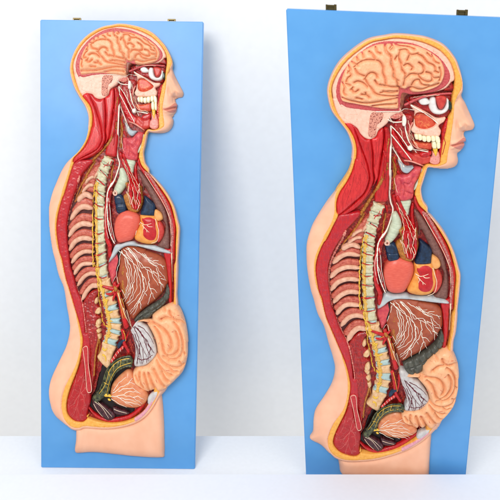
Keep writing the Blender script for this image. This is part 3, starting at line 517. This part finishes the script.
tube('thymus_nerve', [(q, .4, .25) for q in (G((228,265),(258,340),(275,420),(268,500)), G((240,290),(290,380),(320,460),(335,500)), J((270,20),(265,70),(285,120),(300,175)), J((300,20),(305,90),(320,150)), J((345,30),(330,90),(345,140),(325,190)), J((250,60),(272,110),(280,150)), J((300,90),(285,150)), J((320,110),(340,170)), G((350,420),(345,470),(355,500)), G((285,330),(320,400),(350,450)))], 'nerve_line', jit=.3, off=.3)
relief('left_heart', K((232,248),(258,275),(268,315),(258,360),(225,402),(205,380),(212,300)), 11.2, 'tongue', h=3, r=3.5, zbase=3, step=.6)
relief('heart', J((342,222),(380,212),(450,216),(472,258),(486,310),(480,362),(450,408),(400,422),(340,416),(300,396),(308,350),(330,312),(343,270)), 13.5, 'heart_fat', h=5.5, r=8, zbase=3, step=.5)
relief('ventricle', J((360,236),(440,230),(462,280),(468,345),(440,396),(385,402),(350,376),(350,325),(360,285)), 14.3, 'ventricle', h=3.5, r=7, zbase=5, step=.5, parent='heart')
relief('auricle', K((203,168),(228,175),(248,195),(256,232),(228,252),(203,240),(194,205)), 12.4, 'auricle', h=3, r=3.5, zbase=3, step=.5, parent='heart')
tube('coronary_vessel', [(q, .5, .25) for q in (J((345,272),(380,290),(430,275)), J((360,292),(385,320),(412,342)), J((375,302),(365,332)), J((345,275),(335,240),(330,205)), J((395,290),(410,300),(438,298)), J((392,325),(395,345)), J((345,280),(325,320),(310,370)), J((455,235),(468,280),(480,330),(465,390),(420,412)))], 'nerve_line', off=.2, parent='heart')
relief('right_atrium', J((205,198),(250,190),(300,200),(334,225),(341,270),(327,320),(302,370),(275,403),(222,410),(180,395),(156,340),(149,280),(165,230)), 14.8, 'atrium', h=6, r=9, zbase=3, step=.5)
tube('phrenic_nerve', [(J((150,20),(128,55),(112,95),(108,170),(112,250),(130,325),(160,395)), .75, .5)], 'nerve', off=.35, wobble=.3, z=11.0)
tube('phrenic_branch', [(q, .35, .2) for q in (J((120,110),(130,180),(135,250),(150,320),(165,385)), J((115,120),(95,190),(95,260),(115,340)), J((110,220),(128,270),(140,330)))], 'nerve', off=.3, z=10.8)
# ------------------------------------------------------------------ diaphragm and belly
relief('diaphragm', J((112,498),(135,450),(162,405),(210,414),(290,410),(330,427),(440,424)) + K((210,428),(262,440),(300,452),(302,466),(200,457),(60,438)) + J((320,441),(240,437),(184,452),(152,478)), 12.6, 'diaphragm', h=2.6, r=2.2, zbase=3, step=.5)
relief('crus', M((182,112),(210,95),(262,82),(266,110),(245,170),(225,215),(200,248),(185,200),(172,150)), 8.5, 'larynx', h=2.2, r=3.5, zbase=3, step=.6, rough=.2)
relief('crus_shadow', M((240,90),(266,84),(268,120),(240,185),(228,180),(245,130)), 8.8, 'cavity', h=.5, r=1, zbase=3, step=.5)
LV = M((262,76),(330,66),(430,82)) + N((190,26),(280,46),(322,76),(332,150),(326,190),(306,225),(262,280),(200,335),(130,372),(82,398)) + M((300,420),(275,360),(252,300),(236,230),(252,150))
relief('liver', LV, 14.5, 'liver', ex=.5, h=7, r=13, zbase=3, step=.7)
relief('bile_duct', M((270,170),(290,150),(302,200),(306,260),(300,320),(278,310),(262,260)), 13.2, 'ochre', h=2, r=2.5, zbase=5, step=.5, rough=.4, rsize=1, parent='liver')
tube('liver_nerve', [(q, .37, .18) for q in (M((270,78),(310,150),(322,220),(312,290),(285,335)), M((285,75),(350,160),(368,250),(345,320),(298,365)), M((300,72),(350,110),(392,190),(412,280),(380,350),(310,410)), M((268,82),(250,150),(230,205),(205,250)), M((300,200),(308,250),(290,300)),
  M((320,70),(380,130),(400,180),(440,175),(490,205)), N((0,12),(60,62),(118,108),(155,150)), N((60,5),(112,62),(190,128),(240,150),(300,225)), N((192,130),(196,200),(165,258),(130,305),(62,360)), N((196,200),(212,262),(232,305)), N((212,258),(192,300),(182,340)), N((100,12),(200,72),(262,112),(322,182)), N((160,40),(230,80),(320,102)), N((255,112),(275,190),(280,252)), N((120,108),(140,200),(125,262),(50,312)), N((130,305),(135,358)), N((155,150),(160,210),(150,260),(90,330)), N((175,40),(195,50)), N((200,75),(240,100),(268,100)), N((232,78),(280,72)), N((165,258),(178,280)), N((262,190),(300,212)), N((90,200),(80,260),(40,300)), N((60,70),(85,130),(80,200),(50,260)), N((230,130),(262,150),(290,160)), N((196,230),(225,240),(250,262)), N((150,150),(172,180),(178,215)), N((110,130),(95,190),(70,240),(30,290)), N((128,280),(112,330),(80,372)), N((280,170),(312,178)), N((215,120),(232,170),(262,215)), N((170,50),(215,62),(235,60)), N((290,90),(312,120)), N((40,60),(60,150),(50,230),(20,280)))], 'nerve', jit=.38, off=.25, parent='liver')
CG = [N((140,375),(150,400),(160,430)), N((175,360),(190,385),(205,410)), N((215,335),(228,362),(240,385)), N((250,312),(266,340),(280,352)), N((278,285),(298,305),(312,320)), N((300,250),(320,268),(335,278)), N((112,405),(118,430),(135,452)), N((150,440),(160,470)), N((105,435),(160,418),(215,390),(262,350),(300,305),(318,262),(328,225))]
relief('colon', N((82,405),(110,388),(150,372),(220,333),(280,288),(308,245),(318,203),(334,214),(341,250),(334,290),(305,325),(258,375),(222,412),(192,462),(140,484),(112,468),(96,440)), 13.5, 'colon', h=4, r=5, zbase=3, step=.5, grooves=CG, gr=2.2, gh=1.9, gfl=.3)
def Q_(*p): return cr(400, 345, .18, p)
IG = [Q_((118,180),(158,184),(205,190),(236,214),(246,250),(232,284)), Q_((150,200),(178,226),(194,262),(206,296),(236,318)), Q_((270,172),(286,206),(282,250),(256,288),(222,306)), Q_((182,146),(212,124),(246,118)), Q_((236,84),(246,108),(268,118),(304,112),(324,122)),
 Q_((262,132),(292,158),(308,200),(306,248),(282,292),(246,314),(206,316)), Q_((150,300),(186,336),(238,350),(288,334),(314,308)), Q_((166,346),(196,376),(232,388),(248,386)), Q_((150,384),(176,420),(204,452)), Q_((118,404),(140,442),(154,474)), Q_((90,404),(106,446),(112,478)), Q_((60,400),(58,430),(76,462)), Q_((30,410),(48,432)),
 Q_((196,384),(212,410),(228,420)), Q_((306,236),(320,256)), Q_((290,304),(304,318)), Q_((238,352),(258,366),(278,360)), Q_((196,66),(206,84)), Q_((60,206),(96,200),(122,186))]
relief('small_intestine', N((60,488),(110,480),(170,474),(205,470),(208,430),(250,383),(290,352),(345,324),(395,343),(425,395),(438,450),(441,500)) + P((500,60),(497,120),(478,190),(442,240),(402,280),(362,306),(330,300),(290,306),(250,292),(215,272),(210,232),(240,215),(290,210),(328,182),(346,152),(332,110),(302,72),(282,52),(250,50)), 19.5, 'gut', h=8.0, r=7, zbase=3, step=.45, grooves=IG, gr=4.2, gh=6.0, gfl=.2, rough=.15, rsize=2.5)
tube('bowel_crease', [(q, .3, .14) for q in IG], 'crease', off=-.2, parent='small_intestine', sides=5, k=1)
tube('gut_vessel', [(q, .28, .15) for q in (N((270,440),(285,432)), N((350,405),(358,395)), N((380,384),(400,378)), P((330,100),(345,108)), P((400,100),(412,108)), P((230,250),(240,262)), P((345,255),(352,270)), P((300,230),(312,236)), P((395,210),(415,206)), P((420,40),(432,32)), P((360,110),(358,122)), P((320,35),(335,32)), P((270,265),(282,275)))], 'gutline', off=.1, parent='small_intestine')
tube('abdominal_aorta', [(M((215,240),(232,290),(250,330),(262,390),(275,440),(290,500)), 2.2, 2.6), (P((160,0),(172,60),(178,115),(205,160)), 2.0, 1.4), (P((195,20),(195,60),(185,110)), 1.2, .9)], 'artery', off=.15, z=10.5)
tube('celiac_artery', [(q, a, b) for q, a, b in ((M((222,282),(180,272),(130,254)), 2.0, 1.0), (M((222,292),(190,306),(158,300)), 2.0, .9), (M((225,300),(212,325),(205,345)), 1.5, .8), (M((215,280),(240,266),(256,250)), 1.7, .9), (M((228,290),(250,296),(266,292)), 1.6, .7))], 'artery', off=.2, z=11.8)
tube('celiac_ganglion', [(M((214,268),(226,280),(222,296)), 2.2, 1.6), (M((238,285),(250,310),(246,330)), 1.2, .8), (M((262,330),(272,360),(280,395)), .9, .5)], 'ochre', off=.2, z=12.6, wobble=.3)
tube('aortic_nerve', [(q, .35, .2) for q in (M((236,300),(248,340),(258,390),(268,440)), M((252,330),(264,380),(282,440)), M((228,270),(210,290),(190,300)), P((165,10),(178,60),(186,110)))], 'yellow', off=.2, z=13.3)
tube('mesenteric_nerve', [(q, .4, .25) for q in (M((240,300),(262,370),(285,430),(320,500)), M((270,380),(300,440),(310,490)), M((265,285),(290,330)), M((235,215),(245,260)), N((40,330),(60,400),(75,470)))], 'nerve_line', off=.3)
tube('iliac_vein', [(P((185,95),(160,110),(148,135)), 2.4, 2.0)], 'vein', off=.1, z=10.2)
tube('iliac_artery', [(P((178,128),(145,150),(105,188)), 1.5, 1.2)], 'artery_pale', off=.3, z=11.5)
tube('iliac_artery_stripe', [(q, .25, .2) for q in (P((168,128),(172,142)), P((156,136),(160,150)), P((144,144),(150,156)), P((132,154),(138,166)), P((120,164),(126,176)), P((110,174),(116,186)))], 'nerve', off=.5, z=13.0, parent='iliac_artery')
relief('mesentery', P((198,18),(226,12),(270,55),(302,72),(334,118),(347,158),(326,188),(290,210),(242,214),(224,202),(235,150),(212,80)), 15.5, 'mesentery', h=3.5, r=6, zbase=3, step=.5, grooves=[P((215,40),(260,120),(285,200)), P((240,50),(300,120),(325,170)), P((212,60),(240,130),(250,205))], gr=1.6, gh=.5)
tube('mesenteric_vessel', [(q, .38, .2) for q in (P((222,50),(262,130),(302,182)), P((228,55),(290,118),(328,150)), P((215,80),(248,150),(262,205)), P((245,60),(300,92),(334,128)), P((262,130),(255,170),(240,205)), P((290,118),(300,150),(318,172)), P((235,65),(270,100),(305,125)), P((275,150),(280,180),(272,206)), P((302,182),(295,202)), P((212,100),(236,160),(232,190)), P((232,90),(262,160),(268,205)), P((240,130),(246,170),(246,206)), P((262,90),(300,150),(308,195)), P((300,130),(320,150),(338,160)), P((255,150),(262,185)), P((320,140),(312,170),(322,182)), P((250,185),(285,190),(330,168)))], 'darkline', jit=.25, off=.2, parent='mesentery')
# ------------------------------------------------------------------ pelvis
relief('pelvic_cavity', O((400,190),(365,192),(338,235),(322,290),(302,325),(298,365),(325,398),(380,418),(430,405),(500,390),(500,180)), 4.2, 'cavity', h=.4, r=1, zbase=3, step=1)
relief('pelvic_floor_muscle', O((298,368),(330,402),(380,420)) + P((130,414),(200,388),(286,328),(276,318),(200,368),(130,392),(80,402),(30,385),(5,365)), 8.6, 'muscle', h=2, r=2, zbase=3, step=.6)
tube('pelvic_tissue', [(P((205,400),(262,370),(300,345),(345,308)), 1.9, 1.6)], 'pink_tissue', off=-.1, z=10.8)
relief('pubic_plate', P((285,345),(290,322),(320,305),(350,300),(340,322),(310,345)), 12.2, 'mesentery', h=1.2, r=1.5, zbase=5, step=.5)
tube('rectum', [(P((222,192),(180,188),(130,200),(90,232),(68,275),(40,310),(20,335)), 4.2, 3.6)], 'rectum', off=.1, z=10, sides=12, wobble=.08)
tube('rectal_fold', [(q, .8, .6) for q in (P((215,176),(170,172),(125,184),(80,215),(55,262),(35,300)), P((218,208),(170,206),(125,222),(95,255),(78,300)))], 'rectum', off=.2, z=13.0, parent='rectum')
tube('rectal_vessel', [(q, .25, .18) for q in (P((205,180),(150,182),(100,210),(70,260),(40,300)), P((210,196),(140,206),(95,245),(75,290)), P((160,176),(150,206)), P((120,190),(112,220)), P((85,215),(98,238)), P((62,255),(85,262)))], 'yellow', off=.2, z=14.2, parent='rectum')
relief('uterus', P((18,325),(48,335),(85,355),(112,372),(118,395),(95,414),(60,400),(30,372),(14,345)), 11, 'uterus', h=3, r=4, zbase=3, step=.5, grooves=[P((30,340),(70,370),(98,408)), P((50,345),(90,372),(110,395)), P((25,350),(50,385),(72,402))], gr=1.5, gh=.7)
relief('vaginal_wall', P((105,345),(140,355),(180,368),(172,380),(140,384),(112,376)), 10.5, 'uterus', h=2.4, r=2.5, zbase=3, step=.5)
tube('uterine_vessel', [(q, .28, .15) for q in (P((25,335),(60,355),(95,400)), P((40,335),(75,360),(108,392)), P((22,345),(45,375),(70,398)), P((110,355),(140,365),(172,372)))], 'nerve_line', off=.2, parent='uterus')
relief('bladder', P((86,302),(98,262),(150,230),(196,222),(240,265),(280,298),(287,325),(252,347),(200,357),(140,347),(100,326)), 15.5, 'bladder', h=7, r=10, zbase=3, step=.6)
tube('bladder_vessel', [(q, .28, .12) for q in (P((92,302),(150,300),(200,312),(250,340)), P((100,290),(150,270),(200,262),(225,270)), P((150,300),(190,290),(240,300)), P((120,300),(160,325),(200,345)), P((200,312),(230,312),(265,325)), P((160,325),(210,335),(240,345)), P((95,310),(130,330),(170,348)), P((105,282),(140,255),(180,240)), P((130,285),(170,278),(215,285),(250,305)), P((130,308),(180,318),(220,330)), P((180,268),(205,250),(215,248)))], 'nerve', jit=.25, off=.1, parent='bladder')
tube('bladder_neck', [(P((62,300),(82,298),(98,302)), 1.6, 1.0), (P((80,312),(95,318)), 1.2, .8)], 'yellow', off=.1, z=12)
# ------------------------------------------------------------------ head and neck nerves
for nm, mt_, q, a, b in (('neck_branch', 'artery', E((140,170),(160,230),(185,290),(215,330)), .6, .4), ('neck_branch', 'artery', E((160,120),(190,180),(222,225)), .6, .4), ('neck_branch', 'artery', E((100,280),(92,340),(98,420),(92,490)), .8, .6),
    ('neck_branch', 'ochre', E((142,300),(150,360),(146,430)), .8, .6), ('neck_branch', 'yellow', E((165,330),(178,370),(196,410)), .4, .3), ('neck_branch', 'nerve_line', E((132,200),(160,260),(190,330),(200,380)), .4, .25), ('neck_branch', 'nerve_line', E((250,150),(270,190),(300,225)), .35, .2),
    ('neck_branch', 'nerve_line', E((185,110),(200,150),(205,200)), .35, .2), ('neck_branch', 'artery', G((170,280),(165,300),(172,330)), 1.2, .9), ('neck_branch', 'artery', G((150,300),(140,340),(150,400),(140,450)), .6, .5), ('neck_branch', 'ochre', G((160,330),(150,390),(140,460)), 1.1, .8),
    ('neck_branch', 'artery', G((88,370),(100,350),(120,330),(125,315)), .4, .3), ('neck_branch', 'nerve_line', G((215,110),(222,160),(235,205)), .35, .25), ('jaw_nerve', 'nerve_line', C((20,210),(28,260),(40,320),(60,380)), .5, .3), ('jaw_nerve', 'nerve_line', C((50,250),(70,330),(110,420),(180,440)), .35, .25),
    ('orbit_nerve', 'nerve_line', C((80,110),(130,100),(190,98),(250,92)), .35, .25), ('orbit_nerve', 'artery', C((90,125),(115,150),(160,170)), .4, .3), ('orbit_nerve', 'artery', C((40,120),(60,150),(55,200)), .5, .3), ('cheek_vessel', 'artery', C((268,340),(282,400),(262,470)), .4, .3)):
    tube(nm, [(q, a, b)], mt_, off=.3, jit=.25)
NV = [(E((130,95),(133,150),(130,220),(126,300),(124,400),(124,500)) + G((192,60),(190,130),(184,200),(192,262),(206,308),(192,370),(166,440),(132,490)), 1.15, .8), (E((108,58),(150,76),(212,72)), .8, .6), (E((130,98),(180,150),(242,240)), .6, .5), (E((130,150),(180,212),(260,315)), .65, .5), (E((138,230),(180,298),(215,360)), .75, .6),
 (E((218,45),(220,110),(236,180),(265,230),(296,275)), .75, .5), (E((240,240),(262,245),(310,252),(366,262)), .65, .5), (D((345,136),(420,134),(500,133)) + C((30,180),(90,188)), .45, .4), (C((65,155),(105,180),(150,205)), .8, .6), (C((150,205),(200,240),(240,275)), .6, .5), (E((150,85),(130,60),(120,40)), .6, .4)]
for q in NV: tube('nerve', [q], 'nerve', off=.5)
relief('nerve_ganglion', E((206,48),(222,40),(230,70),(222,100),(204,98)), 13, 'nerve', h=1.5, r=1.2, zbase=6, step=.4)
relief('nerve_ganglion', E((238,235),(262,228),(270,245),(255,258),(238,250)), 12, 'nerve', h=1.5, r=1.2, zbase=6, step=.4)
tube('muscle_fibre', [(q, .22, .12) for q in (D((240,320),(262,400),(280,470)), F((380,10),(420,90),(415,140)), F((300,150),(270,220),(262,290)), F((340,90),(320,180),(290,260)), D((300,330),(312,420),(315,490)), D((350,320),(350,400),(340,490)), F((350,250),(300,300),(262,335)), F((440,120),(400,220),(340,290)), D((372,300),(365,380),(352,470)))], 'deep_muscle', off=0)

# ------------------------------------------------------------------ build both models
def mesh_obj(name, V, Fc, m, parent, root_loc, uv=None, label=None):
    me = bpy.data.meshes.new(name); V = (V - root_loc).astype(np.float32)
    me.vertices.add(len(V)); me.vertices.foreach_set('co', V.ravel())
    me.loops.add(Fc.size); me.loops.foreach_set('vertex_index', Fc.ravel().astype(np.int32))
    me.polygons.add(len(Fc)); me.polygons.foreach_set('loop_start', (np.arange(len(Fc)) * Fc.shape[1]).astype(np.int32)); me.polygons.foreach_set('loop_total', np.full(len(Fc), Fc.shape[1], np.int32))
    me.update(calc_edges=True); me.validate(); me.polygons.foreach_set('use_smooth', np.ones(len(me.polygons), bool))
    if uv is not None:
        ul = me.uv_layers.new(name='UVMap'); li = np.zeros(len(me.loops), np.int32); me.loops.foreach_get('vertex_index', li); ul.data.foreach_set('uv', uv[li].astype(np.float32).ravel())
    me.materials.append(MATS[m]); o = bpy.data.objects.new(name, me); S.collection.objects.link(o); o.parent = parent
    if label: o['label'] = label
    return o
def build(pl, label, hang):
    cw = [to_world(pl.ray(np.array([c], float), 0))[0] for c in pl.corners]
    for t, b in ((0, 3), (1, 2)):                 # run the long edges down to the table
        f = cw[t][2] / (cw[t][2] - cw[b][2]); cw[b] = cw[t] + (cw[b] - cw[t]) * f
    base = (cw[2] + cw[3]) / 2; root = bpy.data.objects.new('anatomical_torso_model', None); S.collection.objects.link(root); root.location = base
    root['label'] = label; root['category'] = 'anatomical model'; root['group'] = 'half-body anatomical torso models on blue boards'
    import bmesh
    bm = bmesh.new(); fr = [bm.verts.new(Vector(c - base)) for c in cw]; bk = [bm.verts.new(Vector(c - base - pl.nw * 0.014)) for c in cw]
    bm.faces.new(fr[::-1]); bm.faces.new(bk)
    for i in range(4): bm.faces.new([fr[i], fr[(i + 1) % 4], bk[(i + 1) % 4], bk[i]])
    bmesh.ops.recalc_face_normals(bm, faces=bm.faces[:]); bmesh.ops.bevel(bm, geom=bm.edges[:], offset=0.0016, segments=3, affect='EDGES')
    ul = bm.loops.layers.uv.new('UVMap')
    for f in bm.faces:
        for lp in f.loops: lp[ul].uv = (lp.vert.co.x * 5, lp.vert.co.z * 5)
    me = bpy.data.meshes.new('board'); bm.to_mesh(me); bm.free(); me.materials.append(MATS['board'])
    o = bpy.data.objects.new('board', me); S.collection.objects.link(o); o.parent = root
    # brass hangers on the top edge
    tl, tr, bl = cw[0], cw[1], cw[3]; ux = (tr - tl) / np.linalg.norm(tr - tl); up = (tl - bl) / np.linalg.norm(tl - bl); nz = pl.nw
    for f_ in hang:
        c = tl + (tr - tl) * f_ - nz * 0.016; m2 = bmesh.new()
        for (w, h, d, dx, dz, dn) in ((0.016, 0.010, 0.0016, 0, 0.0, 0), (0.011, 0.0025, 0.004, 0, .0045, .002), (0.003, 0.012, 0.003, -.0065, 0.0, .0014), (0.003, 0.012, 0.003, .0065, 0.0, .0014)):
            r = bmesh.ops.create_cube(m2, size=1)
            for v in r['verts']:
                q = c + ux * (v.co.x * w + dx) + up * (v.co.y * h + dz + .0015) + nz * (v.co.z * d + dn); v.co = Vector(q - base)
        bmesh.ops.bevel(m2, geom=m2.edges[:], offset=0.0004, segments=1, affect='EDGES')
        mh = bpy.data.meshes.new('hanger'); m2.to_mesh(mh); m2.free(); mh.materials.append(MATS['brass'])
        oh = bpy.data.objects.new('hanger', mh); S.collection.objects.link(oh); oh.parent = root
    made = {}
    for r in RECIPES:
        Vw = pl.M(r['V'], r['zref']); par = made.get(r['parent'], root) if r['parent'] else root
        made[r['name']] = mesh_obj(r['name'], Vw, r['F'], r['mat'], par, base, r['V'][:, :2] / 100, r['label'])
    return root
build(PL, 'left anatomical half-torso model shown whole, head to thigh stump, leaning back on its blue board', (0.215, 0.80))
build(PR, 'right anatomical half-torso model, larger and nearer, its blue board cut off by the pale ledge', (0.205, 0.795))
print('recipes', len(RECIPES), 'verts', sum(len(r['V']) for r in RECIPES), 'ledge', LEDGE_Y, LEDGE_Z)
